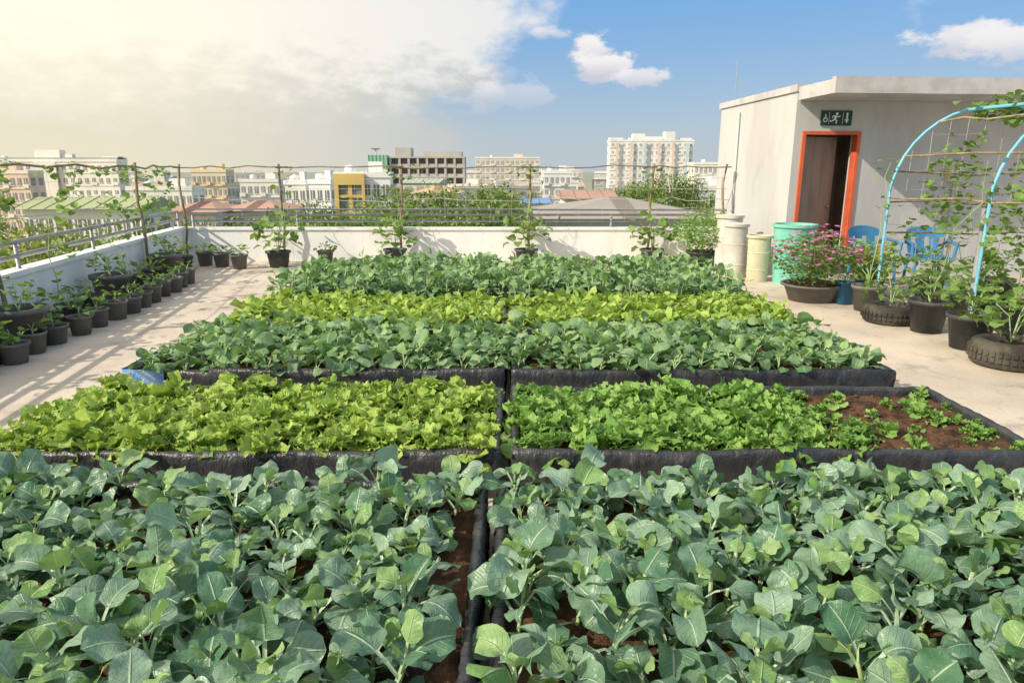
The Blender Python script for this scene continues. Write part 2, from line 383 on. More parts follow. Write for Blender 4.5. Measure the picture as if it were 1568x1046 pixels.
def scatter(lf,cen,n,rad,Ls,Ws,mi=0,t0=.45,el=(0,60),nb=4,nv=3,fold=.2,ruf=.06,pet=.3,up=.5,tip=.6,bend=60):
    cen=np.atleast_2d(np.array(cen,float)); idx=rng.integers(0,len(cen),n)
    d=rng.normal(0,1,(n,3)); d/=np.linalg.norm(d,axis=1)[:,None]; rr=rng.uniform(.2,1,n)**.6
    rad=np.broadcast_to(np.array(rad,float),(3,)); off=d*rr[:,None]*rad; 
    b=cen[idx]+off; az=np.arctan2(d[:,1],d[:,0])+rng.normal(0,.6,n)
    lf.add(b,az,np.radians(rng.uniform(el[0],el[1],n)),Ls*rng.uniform(.6,1.25,n),Ws*rng.uniform(.6,1.25,n),np.radians(rng.normal(bend,25,n)),rng.normal(0,.5,n),
        np.clip(rng.normal(t0,.25,n)+off[:,2]/max(rad[2],.01)*.1,0,1),pet=pet,nb=nb,nv=nv,fold=fold,ruf=ruf,rf=1.5,tip=tip,mi=mi)
def potted(name,x,y,r,h,m,kind='leafy',ph=.3,pr=.25,n=40,Ls=.12,Ws=.11,tyre=False,lm=None,vine=None,vn=.8):
    mb=MB()
    if tyre: tyre_mesh(mb,x,y,r,h)
    else: pot_mesh(mb,x,y,r,h,m)
    zt=h*.9
    for i in range(5 if n>20 else 3):
        a=rng.uniform(0,6.28);q=rng.uniform(.2,.8)*pr
        mb.tube([(x,y,zt),(x+q*.3*math.cos(a),y+q*.3*math.sin(a),zt+ph*.5),(x+q*math.cos(a),y+q*math.sin(a),zt+ph*rng.uniform(.7,1))],.006,M_stem,5,.003)
    lf=Leaves(); scatter(lf,[(x,y,zt+ph*.45)],n,(pr,pr,ph*.5),Ls,Ws,el=(10,70))
    if vine:
        vp=wob((x,y,zt),vine,8,.05); mb.tube(vp,.007,M_stem,5,.003)
        scatter(lf,[tuple(p) for p in vp[1:]],int(n*vn),(.1,.1,.1),Ls*.8,Ws*.8,el=(-10,60))
    o=mb.done(name); lf.done('leaves',[lm or M_vine],parent=o); return o
for i,y in enumerate(np.arange(4.2,10.2,.36)):
    x=np.interp(y,[4,6.1,8.4,9.9,10.5],[-4.15,-4.33,-4.5,-4.75,-4.85])+rng.normal(0,.025)
    potted('potted_seedling',x,y+rng.normal(0,.02),.115*rng.uniform(.9,1.1),.2*rng.uniform(.9,1.1),M_pot,ph=.13,pr=.09,n=int(rng.integers(9,16)),Ls=.10,Ws=.075)
for i,y in enumerate(np.arange(5.0,11.6,.52)):
    p=LW(y,.33); big=i%4==2
    potted('potted_plant',p[0]+ (0.02 if big else -.03),p[1],.22 if big else .13,.40 if big else .24,M_pot if big else M_potb,ph=.3 if big else .18,pr=.2,n=30 if big else 15,Ls=.13,Ws=.11,
        vine=LW(y+.2,.08,1.0+.5*rng.random()) if i%3==1 else None,vn=.6)
for x,y in ((-5.0,11.75),(-4.6,11.5),(-5.35,11.9),(-3.3,12.1)):
    potted('potted_plant',x,y,.14,.24,M_pot,ph=.16,pr=.13,n=16,Ls=.12,Ws=.09)
for i,(x,y) in enumerate(((-4.0,11.7),(-2.05,12.0),(.25,12.0),(2.45,12.0))):
    potted('potted_climber',x,y,.2,.28,M_potb,ph=.66,pr=.32,n=52,Ls=.20,Ws=.18,vine=(x+.1,12.33,1.5),vn=.22)
# right side
o=potted('flowering_shrub_planter',3.82,8.6,.36,.22,M_pot,tyre=False,ph=.70,pr=.50,n=1300,Ls=.085,Ws=.045)
lf=Leaves()
d=rng.normal(0,1,(110,3)); d[:,2]=np.abs(d[:,2])*.9; d[:,1]-=.2; d/=np.linalg.norm(d,axis=1)[:,None]
fc=np.array([3.82,8.6,.5])+d*np.array([.53,.53,.43])*rng.uniform(.85,1.1,(110,1))
for k in range(5):
    n=len(fc); lf.add(fc,np.full(n,k*1.257)+rng.uniform(0,.4,n),np.radians(rng.uniform(0,40,n)),np.full(n,.044),np.full(n,.044),np.full(n,.5),rng.normal(0,.2,n),rng.uniform(0,1,n),pet=0.,nb=3,nv=3,tip=.35,fold=.1,ruf=0)
lf.done('pink_flowers',[M_flow],parent=o)
mb=MB()
mb.lathe([(0,0),(.09,0),(.11,.26),(.12,.26),(.12,.28),(.1,.28),(.09,.2),(0,.2)],(4.12,8.35,0),M_bluep); mb.done('blue_bucket')
potted('potted_plant',4.2,7.95,.18,.3,M_pot,ph=.3,pr=.22,n=34,Ls=.12,Ws=.1,vine=(4.35,8.1,1.7),vn=.5)
potted('tyre_planter',4.12,7.3,.28,.2,M_tyre,tyre=True,ph=.38,pr=.28,n=50,Ls=.11,Ws=.09)
potted('potted_plant',4.26,6.85,.19,.33,M_potb,ph=.38,pr=.26,n=50,Ls=.12,Ws=.10,vine=(4.55,6.75,1.7),vn=.5)
potted('potted_plant',4.25,6.17,.2,.32,M_potb,ph=.32,pr=.28,n=48,Ls=.13,Ws=.11)
potted('tyre_planter',4.22,5.6,.3,.22,M_tyre,tyre=True,ph=.45,pr=.32,n=60,Ls=.13,Ws=.10)
potted('potted_plant',4.25,5.15,.2,.4,M_pot,ph=.5,pr=.3,n=54,Ls=.13,Ws=.11,vine=(4.6,5.3,1.6),vn=.5)
potted('potted_shrub',3.2,11.5,.26,.3,M_potb,ph=.72,pr=.50,n=1500,Ls=.09,Ws=.045,lm=M_lett2)
potted('potted_shrub',4.75,9.0,.2,.3,M_pot,ph=.45,pr=.32,n=520,Ls=.09,Ws=.045,lm=M_lett2)
for x,y in ((5.0,7.6),(5.5,7.9),(5.1,6.8),(6.1,8.5),(5.3,8.6)):
    potted('potted_plant',x,y,.18,.3,M_potb,ph=.4,pr=.25,n=36,Ls=.12,Ws=.10,vine=(x+.1,y,1.0+.6*rng.random()),vn=.6)
mb=MB(); pot_mesh(mb,6.1,7.6,.25,.34,mat('terracotta',(.42,.16,.07),.8)); mb.done('terracotta_pot')
lf=Leaves(); o=MB(); pot_mesh(o,4.55,8.65,.14,.22,M_bluep); o=o.done('marigold_pot')
scatter(lf,[(4.55,8.65,.42)],200,(.22,.22,.22),.07,.035,mi=0); scatter(lf,[(4.55,8.65,.54)],40,(.2,.2,.14),.05,.05,mi=1,pet=0.,tip=.3); lf.done('leaves',[M_vine,M_yflow],parent=o)
def barrel(name,x,y,r0,r1,h,m,lid=False):
    mb=MB(); pr=[(0,0),(r0,0)]
    for k in range(1,8):
        f=k/8; rr=r0+(r1-r0)*f; pr+=[(rr,h*f-.012),(rr+.006,h*f),(rr,h*f+.012)] if k in(2,5) else [(rr,h*f)]
    pr+=[(r1,h*.95),(r1+.025,h*.95),(r1+.025,h),(r1-.01,h)]
    pr+= [(0,h+.02)] if lid else [(r1-.03,h*.8),(0,h*.8)]
    mb.lathe(pr,(x,y,0),m,40,smooth=False); return mb.done(name)
barrel('white_water_barrel',3.45,10.6,.18,.17,.82,M_wbar,True)
barrel('white_water_barrel',3.5,11.1,.2,.2,.92,M_wbar,True)
barrel('cream_barrel',3.68,10.2,.15,.165,.68,M_cream)
barrel('mint_plastic_bin',4.1,10.0,.24,.29,.86,M_mint)
def chair(x,y,rz):
    mb=MB(); m=M_bluep
    for sx in(-1,1):
        for sy in (-1,1): mb.tube([(sx*.23,sy*.21,0),(sx*.2,sy*.19,.43)],.02,m,6)
        mb.tube([(sx*.25,-.2,.42),(sx*.27,-.21,.62),(sx*.27,.15,.66),(sx*.24,.23,.6)],.022,m,6)
    mb.box((-.23,-.22,.41),(.23,.22,.445),m)
    vs=[];fs=[]
    for j in range(6):
        for i in range(9):
            u=i/8*2-1; z=.46+j*.075; vs.append((u*(.22+.01*j)*(1-.1*(j==5)*abs(u)),.22+.02*j-.05*(1-u*u)*-1-.05,z-(.05*u*u if j==5 else 0)))
    for j in range(5):
        for i in range(8):
            if i%3==1 and 1<=j<=2: continue
            a=j*9+i; fs.append((a,a+1,a+10,a+9))
    mb.add(vs,fs,m,True); return mb.done('blue_plastic_chair',(x,y,0),rz)
chair(5.15,9.75,R(10)); chair(5.85,9.6,R(-15))
mb=MB()
def hoop(x0,y,r=1.0,zs=1.3):
    pts=[(x0,y,0),(x0,y,.7),(x0,y,zs)]+[(x0+r-r*math.cos(a),y,zs+r*math.sin(a)) for a in np.linspace(.15,math.pi-.15,18)]+[(x0+2*r,y,zs),(x0+2*r,y,0)]
    mb.tube(pts,.016,M_hoop,8); return pts
HP=[hoop(4.38,8.1),hoop(4.6,6.7),hoop(4.7,5.3)]
mb.tube([(4.62,6.75,0),(4.62,6.78,1.25)],.03,M_metal)
for k in (2,5,8,11,14,17):
    mb.tube(wob(HP[0][k],HP[1][k],5,.02),.012,M_bam); mb.tube(wob(HP[1][k],HP[2][k],5,.02),.012,M_bam)
mb.tube([HP[0][10],HP[1][12]],.018,M_hoop,8); mb.tube([HP[1][9],HP[0][13]],.018,M_hoop,8)
for z in (.9,1.25,1.6): mb.tube(wob((4.38,8.1,z),(6.38,8.1,z),5,.02),.011,M_bam)
for k in np.arange(0,2.01,.2):
    h=1.3+math.sqrt(max(0,1-(k-1)**2)); mb.tube(wob((4.38+k,8.1,.5),(4.38+k,8.1,h),5,.012),.0025,M_string,4)
for z in np.arange(.6,2.2,.2): 
    w=1 if z<1.3 else math.sqrt(max(.01,1-(z-1.3)**2)); mb.tube(wob((5.38-w,8.1,z),(5.38+w,8.1,z),7,.015),.0025,M_string,4)
o=mb.done('hoop_trellis')
lf=Leaves()
def climb(path,n,s=.1,L=.12):
    pts=[];
    for a,b in zip(path[:-1],path[1:]):
        for t in np.linspace(0,1,8): pts.append(np.array(a)*(1-t)+np.array(b)*t)
    scatter(lf,pts,n,s,L,L*.9,el=(-30,60),nb=5,nv=5)
climb([(4.6,8.1,.5),(4.9,8.1,1.2),(5.0,8.05,1.7),(5.2,8.1,2.0)],80,.14)
climb([(5.2,8.1,.9),(5.1,8.1,1.4),(5.4,8.1,1.8)],50,.14)
climb([(6.0,8.1,.6),(5.8,8.1,1.2),(6.1,8.1,1.9)],90,.15)
climb([HP[0][10],HP[0][12],HP[0][14]],80,.11)
climb([HP[1][10],HP[0][12]],90,.12)
climb([(4.6,6.7,.4),(4.65,6.7,1.),(4.8,6.7,1.4)],54,.1)
climb([(4.7,5.3,.4),(4.75,5.3,1.1),(4.8,5.3,1.4)],80,.14)
climb([(4.9,6.2,.9),(4.8,5.8,1.2),(5.0,6.5,.8)],70,.16)
lf.done('climbing_vine',[M_vine],parent=o)
lf=Leaves()
for y in (4.6,5.6,6.5,8.,9.4,10.4,11.4):
    climb([LW(y-.2,.05,.7),LW(y,.05,1.1),LW(y+.1,.05,1.5)],34,.1,.12)
    climb([LW(y-.5,.05,1.6),LW(y+.5,.05,1.62)],18,.07,.10)
for x in (-4.05,-2.0,.28,2.45): climb([(x-.25,12.3,1.62),(x+.25,12.3,1.64)],7,.06,.11)
lf.done('climbing_vine',[M_vine])

# ---------------------------------------------------------------- stairwell building
mb=MB(); H=2.72; Wd=6.; Dp=2.9
dx0,dx1,dz=.17,.97,2.12
mb.box((0,0,0),(dx0,.15,H),M_build); mb.box((dx1,0,0),(Wd,.15,H),M_build); mb.box((dx0,0,dz),(dx1,.15,H),M_build)
mb.box((0,.15,0),(.15,Dp,H),M_build); mb.box((Wd-.15,.15,0),(Wd,Dp,H),M_build); mb.box((.15,Dp-.15,0),(Wd-.15,Dp,H),M_build)
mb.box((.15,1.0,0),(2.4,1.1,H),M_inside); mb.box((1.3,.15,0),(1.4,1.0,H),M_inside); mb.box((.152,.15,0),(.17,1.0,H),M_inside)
mb.box((-.03,-.02,H),(Wd+.05,Dp+.05,H+.10),M_cap)
mb.box((0,-1.0,H-.12),(Wd+.05,-.021,H+.06),M_cap); mb.box((-.0,-1.0,H+.06),(Wd+.05,-.9,H+.09),M_cap)
for a,b in(((dx0-.05,-.03,0),(dx0,.12,dz+.05)),((dx1,-.03,0),(dx1+.05,.12,dz+.05)),((dx0,-.03,dz),(dx1,.12,dz+.05))): mb.box(a,b,M_orange)
mb.box((dx0-.1,-.6,0),(dx1+.3,-.001,.12),M_floor)
a=R(16); hx,hy=dx0+.01,.13; L_=.70
pts=[(hx,hy),(hx+L_*math.cos(a),hy+L_*math.sin(a)),(hx+L_*math.cos(a)-.04*math.sin(a),hy+L_*math.sin(a)+.04*math.cos(a)),(hx-.04*math.sin(a)+.02,hy+.04)]
mb.add([(p[0],p[1],z) for z in(.13,dz-.02) for p in pts],[(0,3,2,1),(4,5,6,7),(0,1,5,4),(1,2,6,5),(2,3,7,6),(3,0,4,7)],M_doorl)
mb.lathe([(0,0),(.022,0),(.022,.03),(0,.03)],(hx+.62*math.cos(a)+.01,hy+.62*math.sin(a)-.03,1.05),M_metal,10)
mb.box((.55,-.25,.12),(.85,-.035,.5),M_cream)
mb.tube([(.12,2.6,H+.1),(.12,2.6,H+.8)],.008,M_metal); mb.tube([(-.03,2.0,0),(-.03,2.0,2.6)],.018,M_build)
BR=R(5); bo=mb.done('stairwell_building',(4.16,10.5,0),BR)
mb=MB(); mb.box((0,0,0),(.47,.02,.21),M_sign)
def disc(mb,cx,cz,r,m,y=-.004,n=14):
    mb.add([(cx,y,cz)]+[(cx+r*math.cos(2*math.pi*i/n),y,cz+r*math.sin(2*math.pi*i/n)) for i in range(n)],[(0,1+(i+1)%n,1+i) for i in range(n)],m)
SY=[-.004]
def stroke(pts,w):
    for a,b in zip(pts[:-1],pts[1:]):
        SY[0]-=.0002; y=SY[0]
        a=Vector((a[0],a[1]));b=Vector((b[0],b[1]));n_=(b-a).normalized();n_=Vector((-n_.y,n_.x))*w
        mb.add([(a.x+n_.x,y,a.y+n_.y),(a.x-n_.x,y,a.y-n_.y),(b.x-n_.x,y,b.y-n_.y),(b.x+n_.x,y,b.y+n_.y)],[(0,1,2,3)],M_signw)
disc(mb,.06,.08,.035,M_signw); disc(mb,.06,.078,.02,M_sign,-.006); stroke([(.06,.11),(.06,.16)],.008)
disc(mb,.235,.165,.02,M_signw,-.003); stroke([(.225,.14),(.2,.09)],.018); stroke([(.2,.09),(.24,.065),(.225,.025)],.009); stroke([(.2,.085),(.16,.06),(.13,.065)],.009); stroke([(.225,.13),(.27,.12),(.285,.14)],.007); stroke([(.22,.135),(.175,.135),(.16,.105)],.007)
stroke([(.39,.18),(.39,.09)],.014); mb.add([(.355,-.004,.09),(.39,-.004,.03),(.425,-.004,.09)],[(0,1,2)],M_signw)
for x in (.115,.325): stroke([(x,.02),(x,.19)],.003)
mb.done('emergency_exit_sign',(.38,-.022,2.25),0,bo)
mb=MB(); mb.box((0,0,0),(.22,.09,.3),M_cream); mb.box((.02,-.008,.02),(.2,-.001,.28),M_wbar); mb.tube([(.11,.04,0),(.11,.04,-1.4)],.012,M_metal)
mb.done('electrical_box',(2.45,-.092,1.45),0,bo)

# ---------------------------------------------------------------- city (bearings read off the view, ranges estimated from storey heights)
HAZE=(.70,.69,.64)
def hz(c,D): k=1-math.exp(-D/430.); return tuple(a*(1-k)+b*k for a,b in zip(c,HAZE))  # distance haze is blended into the base colour, paler with range
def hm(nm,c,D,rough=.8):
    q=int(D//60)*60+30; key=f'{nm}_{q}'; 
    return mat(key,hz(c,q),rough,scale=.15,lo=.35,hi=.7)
GZ=-18.
ground=MB()
ground.add([(-9000,-3000,GZ),(9000,-3000,GZ),(9000,12000,GZ),(-9000,12000,GZ)],[(0,1,2,3)],mat('city_ground',(.22,.25,.17),.9,(.30,.29,.25),.02,lo=.4,hi=.6)); ground.done('ground')
AX=.000928; EZ=.0009
def wx(b,D): return (b-784)*AX*D
def wz(e,D): return 1.6+EZ*D*(262-e)
def facade(name,D,p0,p1,py,floors=8,bays=8,wall=(.75,.74,.7),band=None,dep=None,rot=0.,fh=3.1,ledge=.35,winw=.6,wh=.5,roof='flat',roofc=(.4,.15,.1),extra=None,rhf=.16):
    x0,x1=wx(p0,D),wx(p1,D); w=x1-x0; zt=wz(py,D); dep=dep or max(8,w*.5)
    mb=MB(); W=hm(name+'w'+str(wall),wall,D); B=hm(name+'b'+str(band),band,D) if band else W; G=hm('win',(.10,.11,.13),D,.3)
    mb.box((-w/2,0,GZ-zt),(w/2,dep,0),W)
    bw=w/bays
    for f in range(floors):
        z1=-.9-f*fh; z0=z1-fh*wh
        if z0<GZ-zt: break
        for i in range(bays):
            xc=-w/2+(i+.5)*bw; ww=bw*winw*.5
            mb.box((xc-ww,-.05,z0),(xc+ww,-.002,z1),G)
            mb.box((xc-ww-.08,-.14,z0-.12),(xc+ww+.08,-.003,z0-.004),B)
            mb.box((xc-.04,-.08,z0),(xc+.04,-.052,z1),B)
            if ledge and i%3==0: mb.box((xc-bw*.45,-ledge*2.2,z0-.5),(xc+bw*.45,-.15,z0+.25),B)
        if ledge: mb.box((-w/2-.1,-ledge,z0-.75),(w/2+.1,-.004,z0-.52),B)
        nb=max(2,int(dep/4))
        for i in range(nb):
            yc=(i+.5)*dep/nb
            for sx in(-1,1):
                xa,xb=sorted((sx*(w/2+.002),sx*(w/2+.05))); mb.box((xa,yc-.7,z0),(xb,yc+.7,z1),G)
    if roof=='flat':
        mb.box((-w/2-.15,-.15,.002),(w/2+.15,.15,.7),B); mb.box((-w/2-.15,.15,.002),(-w/2+.15,dep,.7),B); mb.box((w/2-.15,.15,.002),(w/2+.15,dep,.7),B)
        mb.box((w*.1,dep*.3,.002),(w*.1+min(4,w*.25),dep*.6,2.),W)
        mb.lathe([(0,0),(.7,0),(.75,1.4),(0,1.6)],(-w*.25,dep*.5,.002),B,10)
    else:
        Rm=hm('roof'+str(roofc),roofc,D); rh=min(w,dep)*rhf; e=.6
        a=[(-w/2-e,-e,.02),(w/2+e,-e,.02),(w/2+e,dep+e,.02),(-w/2-e,dep+e,.02)]
        ins=min(w,dep)*.5 if roof=='hip' else 0
        rd=[(-w/2-e+ins,dep/2,rh),(w/2+e-ins,dep/2,rh)]
        mb.add(a+rd,[(0,1,5,4),(2,3,4,5),(1,2,5),(3,0,4)],Rm)
        nr=int(w/1.2)
        for i in range(nr+1):
            x=-w/2-e+ins+(w+2*e-2*ins)*i/max(nr,1); mb.tube([(x,-e,.04),(x,dep/2,rh+.02)],.05,Rm,4)
    if extra: extra(mb,w,dep,zt,W,B,G)
    return mb.done(name,((x0+x1)/2,D,zt),rot)
def tower_x(mb,w,dep,zt,W,B,G):
    for i,(a,b,h) in enumerate(((.0,.16,1.6),(.28,.42,3.2),(.42,.62,2.),(.66,.78,4.),(.85,.98,1.4))):
        mb.box((-w/2+a*w,1,.0),(-w/2+b*w,dep*.8,h),W)
    pk=hm('peach',(.82,.52,.36),300)
    for i in range(6): xx=-w/2+w*(i+.5)/6; mb.box((xx-.5,-1.2,-26),(xx+.5,-.85,0),hm('cyan',(.40,.68,.76),300) if i%3==2 else pk)
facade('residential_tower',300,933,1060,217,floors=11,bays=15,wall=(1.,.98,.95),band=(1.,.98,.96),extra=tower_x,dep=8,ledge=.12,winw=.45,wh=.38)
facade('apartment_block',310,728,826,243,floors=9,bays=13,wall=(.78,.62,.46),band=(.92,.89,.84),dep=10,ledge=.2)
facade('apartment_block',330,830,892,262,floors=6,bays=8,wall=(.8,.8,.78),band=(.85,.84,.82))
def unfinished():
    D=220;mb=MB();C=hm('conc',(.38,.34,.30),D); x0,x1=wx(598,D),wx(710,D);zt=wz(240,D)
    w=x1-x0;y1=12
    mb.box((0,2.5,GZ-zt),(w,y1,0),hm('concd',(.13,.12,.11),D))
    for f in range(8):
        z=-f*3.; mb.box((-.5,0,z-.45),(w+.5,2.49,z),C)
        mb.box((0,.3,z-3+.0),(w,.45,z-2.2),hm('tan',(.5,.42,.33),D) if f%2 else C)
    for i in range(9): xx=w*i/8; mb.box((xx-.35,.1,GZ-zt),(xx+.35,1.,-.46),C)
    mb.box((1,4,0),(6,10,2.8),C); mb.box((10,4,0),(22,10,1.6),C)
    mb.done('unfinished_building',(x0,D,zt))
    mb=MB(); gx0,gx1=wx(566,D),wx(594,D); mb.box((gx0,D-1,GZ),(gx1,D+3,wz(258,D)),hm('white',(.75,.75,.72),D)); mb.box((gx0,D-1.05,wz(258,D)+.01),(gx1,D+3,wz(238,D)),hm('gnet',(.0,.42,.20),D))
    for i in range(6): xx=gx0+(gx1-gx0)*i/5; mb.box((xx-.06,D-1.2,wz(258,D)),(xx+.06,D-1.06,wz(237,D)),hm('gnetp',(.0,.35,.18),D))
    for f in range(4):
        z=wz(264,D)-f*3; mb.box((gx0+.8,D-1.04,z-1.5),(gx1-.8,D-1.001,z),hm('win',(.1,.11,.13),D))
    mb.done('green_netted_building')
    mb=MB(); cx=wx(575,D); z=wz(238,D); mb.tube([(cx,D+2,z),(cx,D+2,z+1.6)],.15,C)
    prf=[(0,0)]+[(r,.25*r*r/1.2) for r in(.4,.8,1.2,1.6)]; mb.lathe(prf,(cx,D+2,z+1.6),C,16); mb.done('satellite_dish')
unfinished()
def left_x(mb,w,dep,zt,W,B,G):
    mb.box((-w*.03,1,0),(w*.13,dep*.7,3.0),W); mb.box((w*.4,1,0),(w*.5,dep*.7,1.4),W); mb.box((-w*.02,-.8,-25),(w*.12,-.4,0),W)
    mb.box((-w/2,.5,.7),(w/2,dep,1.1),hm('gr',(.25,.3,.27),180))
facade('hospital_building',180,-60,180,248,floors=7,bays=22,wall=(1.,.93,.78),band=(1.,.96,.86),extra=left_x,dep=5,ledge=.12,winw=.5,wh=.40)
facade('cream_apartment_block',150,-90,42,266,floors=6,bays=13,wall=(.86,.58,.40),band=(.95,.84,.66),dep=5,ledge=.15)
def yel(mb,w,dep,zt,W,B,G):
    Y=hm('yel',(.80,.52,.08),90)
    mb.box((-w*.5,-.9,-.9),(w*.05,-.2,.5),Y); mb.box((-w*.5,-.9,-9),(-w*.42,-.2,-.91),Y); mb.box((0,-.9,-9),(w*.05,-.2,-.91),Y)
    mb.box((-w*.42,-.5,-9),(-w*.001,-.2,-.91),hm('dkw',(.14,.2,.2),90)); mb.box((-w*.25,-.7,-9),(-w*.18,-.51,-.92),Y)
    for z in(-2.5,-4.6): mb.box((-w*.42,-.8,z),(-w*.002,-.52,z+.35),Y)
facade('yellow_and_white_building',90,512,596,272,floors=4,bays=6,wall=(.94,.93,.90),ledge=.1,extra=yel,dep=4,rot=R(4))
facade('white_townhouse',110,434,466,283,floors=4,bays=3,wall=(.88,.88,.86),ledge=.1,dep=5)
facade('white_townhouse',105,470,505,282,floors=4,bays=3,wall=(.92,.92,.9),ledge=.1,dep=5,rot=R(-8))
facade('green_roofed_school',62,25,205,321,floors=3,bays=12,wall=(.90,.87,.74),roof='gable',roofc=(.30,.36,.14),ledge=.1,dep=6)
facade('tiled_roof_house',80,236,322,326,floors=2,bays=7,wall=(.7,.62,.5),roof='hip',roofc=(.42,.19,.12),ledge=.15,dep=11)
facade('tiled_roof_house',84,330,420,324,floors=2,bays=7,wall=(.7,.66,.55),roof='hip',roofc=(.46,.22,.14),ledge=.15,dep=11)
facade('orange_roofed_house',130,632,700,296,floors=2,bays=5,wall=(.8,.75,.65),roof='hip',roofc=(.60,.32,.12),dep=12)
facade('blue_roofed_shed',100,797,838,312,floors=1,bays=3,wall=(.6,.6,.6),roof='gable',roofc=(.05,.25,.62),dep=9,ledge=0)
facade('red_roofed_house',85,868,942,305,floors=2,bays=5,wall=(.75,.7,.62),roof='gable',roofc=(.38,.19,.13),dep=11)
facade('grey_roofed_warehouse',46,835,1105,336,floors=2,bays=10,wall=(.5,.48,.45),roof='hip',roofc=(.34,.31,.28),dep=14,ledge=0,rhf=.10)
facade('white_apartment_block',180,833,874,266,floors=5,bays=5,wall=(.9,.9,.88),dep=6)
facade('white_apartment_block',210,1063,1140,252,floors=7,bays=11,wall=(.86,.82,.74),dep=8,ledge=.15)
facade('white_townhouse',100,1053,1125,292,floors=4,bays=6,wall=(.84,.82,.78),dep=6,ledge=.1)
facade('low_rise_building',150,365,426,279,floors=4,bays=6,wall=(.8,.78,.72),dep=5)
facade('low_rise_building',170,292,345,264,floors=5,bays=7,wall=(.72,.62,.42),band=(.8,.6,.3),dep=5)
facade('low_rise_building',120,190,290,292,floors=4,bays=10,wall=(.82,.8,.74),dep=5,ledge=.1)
walls=[(.78,.77,.74),(.68,.62,.54),(.58,.53,.46),(.76,.68,.56),(.5,.5,.5),(.82,.81,.79)]
roofs=[(.40,.18,.12),(.30,.29,.28),(.42,.39,.35),(.18,.3,.2),(.5,.26,.14)]
for i in range(85):
    D=float(rng.choice([200,240,300,360,440,520,650])*rng.uniform(.9,1.1)); px=rng.uniform(-350,1900)
    if D<250: py=rng.uniform(280,290)
    elif D<350: py=rng.uniform(273,283)
    else: py=rng.uniform(260,272)
    wpx=rng.uniform(10,24)/ (AX*D)
    ty=rng.choice(['flat','flat','hip','gable'])
    facade('city_building',D,px,px+wpx,py,floors=4,bays=max(3,int(wpx*AX*D/3.)),wall=walls[rng.integers(6)],roof=ty,roofc=roofs[rng.integers(5)],ledge=.12 if D<350 else 0,rot=R(rng.uniform(-20,20)),dep=rng.uniform(7,10))
def tree_mesh(k,h,r,nl,ls,m):
    mb=MB(); bark=mat('tree_bark',(.12,.09,.06),.9,bump=.4)
    mb.tube([(0,0,0),(.1,.05,h*.35),(0,.1,h*.6)],.3,bark,7,.18)
    cl=[]
    for i in range(18):
        a=rng.uniform(0,6.28);q=rng.uniform(.2,.95)**.6; z=h*rng.uniform(.48,.92); rr=r*q*math.sqrt(max(.1,1-((z/h-.65)/.4)**2))
        if i==0: z=h*.93; rr=r*.15
        c=(rr*math.cos(a),rr*math.sin(a),z); cl.append(c); mb.tube([(0,.05,h*.4),(c[0]*.5,c[1]*.5,h*.4+(z-h*.4)*.6),c],.1,bark,5,.03)
    me=mb.done('tree')
    lf=Leaves()
    for c in cl: scatter(lf,[c],nl//18,(r*.34*rng.uniform(.8,1.2),)*2+(r*.26,),ls,ls*.55,el=(-40,70),nb=2,nv=3,pet=0.,t0=rng.uniform(.25,.8))
    lo=lf.done('crown',[m],parent=me); return me,lo
M_tree=leafmat('tree_leaf',(.06,.12,.02),(.24,.34,.08),(.12,.2,.05),.25,.6,.0,(.22,.32,.04),simple=True)
M_tree2=leafmat('tree_leaf_light',(.13,.19,.03),(.38,.42,.11),(.2,.3,.08),.25,.6,.0,(.38,.44,.05),simple=True)
prot=[tree_mesh(0,14,5.2,3600,.42,M_tree),tree_mesh(1,13,5.6,4000,.42,M_tree),tree_mesh(2,15,5.,3600,.4,M_tree2)]
def place(t,x,y,ztop):
    me,lo=prot[t]; h=(14,13,15)[t]; s=(ztop-GZ)/h
    a=bpy.data.objects.new('tree',me.data); b=bpy.data.objects.new('crown',lo.data); COL.objects.link(a); COL.objects.link(b); b.parent=a
    a.location=(x,y,GZ); a.scale=(s*rng.uniform(.75,.95),s*rng.uniform(.75,.95),s); a.rotation_euler=(0,0,rng.uniform(0,6.28))
for D,px,py,t in ((52,612,300,0),(58,640,294,1),(54,668,300,0),(60,700,288,1),(56,728,294,0),(62,755,288,1),(58,782,298,2),(48,590,314,1),(46,690,306,0),(45,745,306,1),(47,640,308,2),(46,785,312,0),
    (95,950,288,0),(98,975,286,1),(90,1010,268,0),(88,1030,266,1),(92,1048,274,0),(96,1000,284,2),
    (26,-20,352,2),(30,45,342,2),(28,85,342,2),(34,-60,342,1),(40,235,338,0),(42,380,334,2),(44,470,332,1),(43,530,334,0),(40,300,338,2),(60,440,322,0),
    (110,560,300,0),(34,150,350,2),(70,850,316,0),(75,1090,306,1),(70,1120,302,0)):
    place(t,wx(px,D),D,wz(py,D))
for i in range(70):
    D=float(rng.choice([90,130,180,240,320,420])*rng.uniform(.85,1.15)); px=rng.uniform(-400,1950); py={0:rng.uniform(302,312),1:rng.uniform(283,294),2:rng.uniform(270,279)}[0 if D<120 else 1 if D<230 else 2]
    place(int(rng.integers(3)),wx(px,D),D,wz(py,D))
for me,lo in prot: me.location=(-60+20*prot.index((me,lo)),190,GZ)

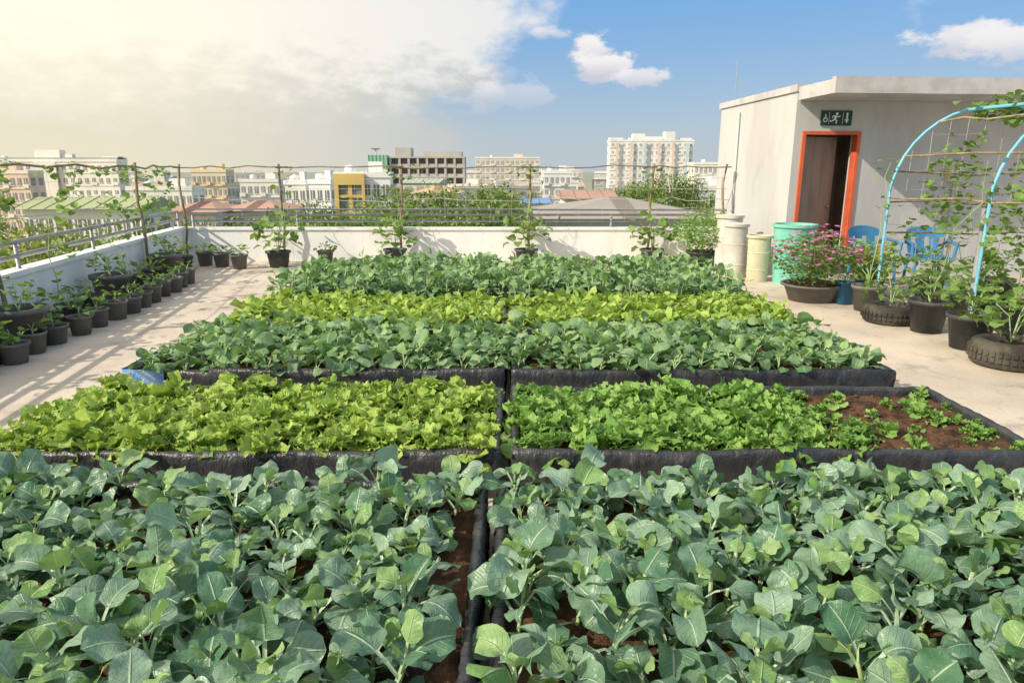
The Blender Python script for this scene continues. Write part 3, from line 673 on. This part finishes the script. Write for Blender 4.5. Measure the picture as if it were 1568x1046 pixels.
# ---------------------------------------------------------------- light & sky
S=Vector((-.72,-.36,.56)).normalized()
sun=bpy.data.lights.new('sun','SUN'); sun.energy=5.; sun.angle=R(.7); sun.color=(1,.89,.72)
so=bpy.data.objects.new('sun',sun); COL.objects.link(so); so.rotation_euler=(-S).to_track_quat('-Z','Y').to_euler()
w=bpy.data.worlds.new('World'); scene.world=w; w.use_nodes=True; t=NT(w.node_tree)
bg=t.n['Background']; bg.inputs[1].default_value=.138
sky=t.new('ShaderNodeTexSky',sky_type='NISHITA'); sky.sun_disc=False; sky.sun_elevation=math.asin(S.z); sky.sun_rotation=math.atan2(S.x,S.y)%(2*math.pi)
sky.air_density=1.; sky.dust_density=1.; sky.ozone_density=2.
tc=t.new('ShaderNodeTexCoord'); sp=t.new('ShaderNodeSeparateXYZ'); t.l.new(tc.outputs['Generated'],sp.inputs[0])
X,Z=sp.outputs[0],sp.outputs[2]
mp=t.new('ShaderNodeMapping'); mp.inputs['Scale'].default_value=(1,1,2.); t.l.new(tc.outputs['Generated'],mp.inputs[0])
n1=t.noise(mp.outputs[0],7.,8,.6,.2); n2=t.noise(mp.outputs[0],22.,6,.6)
K=1/.13
def cc(r,g,b): return (r*K,g*K,b*K,1)
clear=t.mix(t.sstep(Z,.0,.24),cc(.42,.52,.60),cc(.17,.40,.74))
clear=t.mix(t.sstep(Z,.3,.7),clear,cc(.60,.68,.80))
skyc=t.mix(.85,sky.outputs[0],clear)
hazef=t.sstep(X,-.58,.10,1.,0.)
bank=t.m('ADD',t.m('ADD',t.sstep(t.m('ADD',X,t.m('MULTIPLY',Z,-.25)),-.40,.16,.8,-.2),t.sstep(Z,.0,.2,-.05,.12)),t.m('MULTIPLY_ADD',n1,1.3,-.65))
bankm=t.sstep(bank,.05,.4)
ccol=t.mix(t.sstep(t.m('ADD',Z,t.m('MULTIPLY_ADD',n2,.22,-.11)),.08,.17),cc(.46,.50,.54),cc(.82,.81,.80))
ccol=t.mix(t.m('MULTIPLY',hazef,.9),ccol,t.mix(t.sstep(t.m('ADD',Z,t.m('MULTIPLY_ADD',n2,.10,-.05)),.0,.17),cc(.80,.73,.54),cc(1.12,1.02,.78)))
c=t.mix(t.m('MULTIPLY',bankm,.92),skyc,ccol)
c=t.mix(t.sstep(Z,-.02,.10,.75,0.),c,t.mix(hazef,cc(.50,.55,.59),cc(.84,.77,.57)))
def cum(c,cx,cz,rx,rz,col,amp=1.):
    dx=t.m('DIVIDE',t.m('SUBTRACT',X,cx),rx); dz=t.m('DIVIDE',t.m('SUBTRACT',Z,cz),rz)
    d=t.m('SQRT',t.m('ADD',t.m('MULTIPLY',dx,dx),t.m('MULTIPLY',dz,dz)))
    v=t.m('ADD',t.m('SUBTRACT',1.,d),t.m('MULTIPLY_ADD',n2,2.4,-1.2))
    shade=t.mix(t.sstep(dz,-.8,.5),cc(.56,.58,.66),col)
    return t.mix(t.m('MULTIPLY',t.sstep(v,.0,.45),amp),c,shade)
W_=cc(.88,.84,.84)
c=cum(c,.115,.158,.03,.024,W_); c=cum(c,.125,.138,.05,.022,W_); c=cum(c,.17,.122,.04,.018,W_,.8)
c=cum(c,.53,.145,.07,.022,W_,.85); c=cum(c,.57,.135,.06,.03,W_,.8)
c=cum(c,.04,.178,.035,.011,W_,.6); c=cum(c,.0,.10,.08,.025,W_,.35); c=cum(c,.48,.215,.08,.015,W_,.7)
t.l.new(c,bg.inputs[0])

cam=bpy.data.cameras.new('camera'); cam.lens=24; cam.sensor_width=36; cam.clip_end=20000; cam.clip_start=.05
co=bpy.data.objects.new('camera',cam); co.location=(0,0,1.6); co.rotation_euler=(R(76),0,0); COL.objects.link(co); scene.camera=co
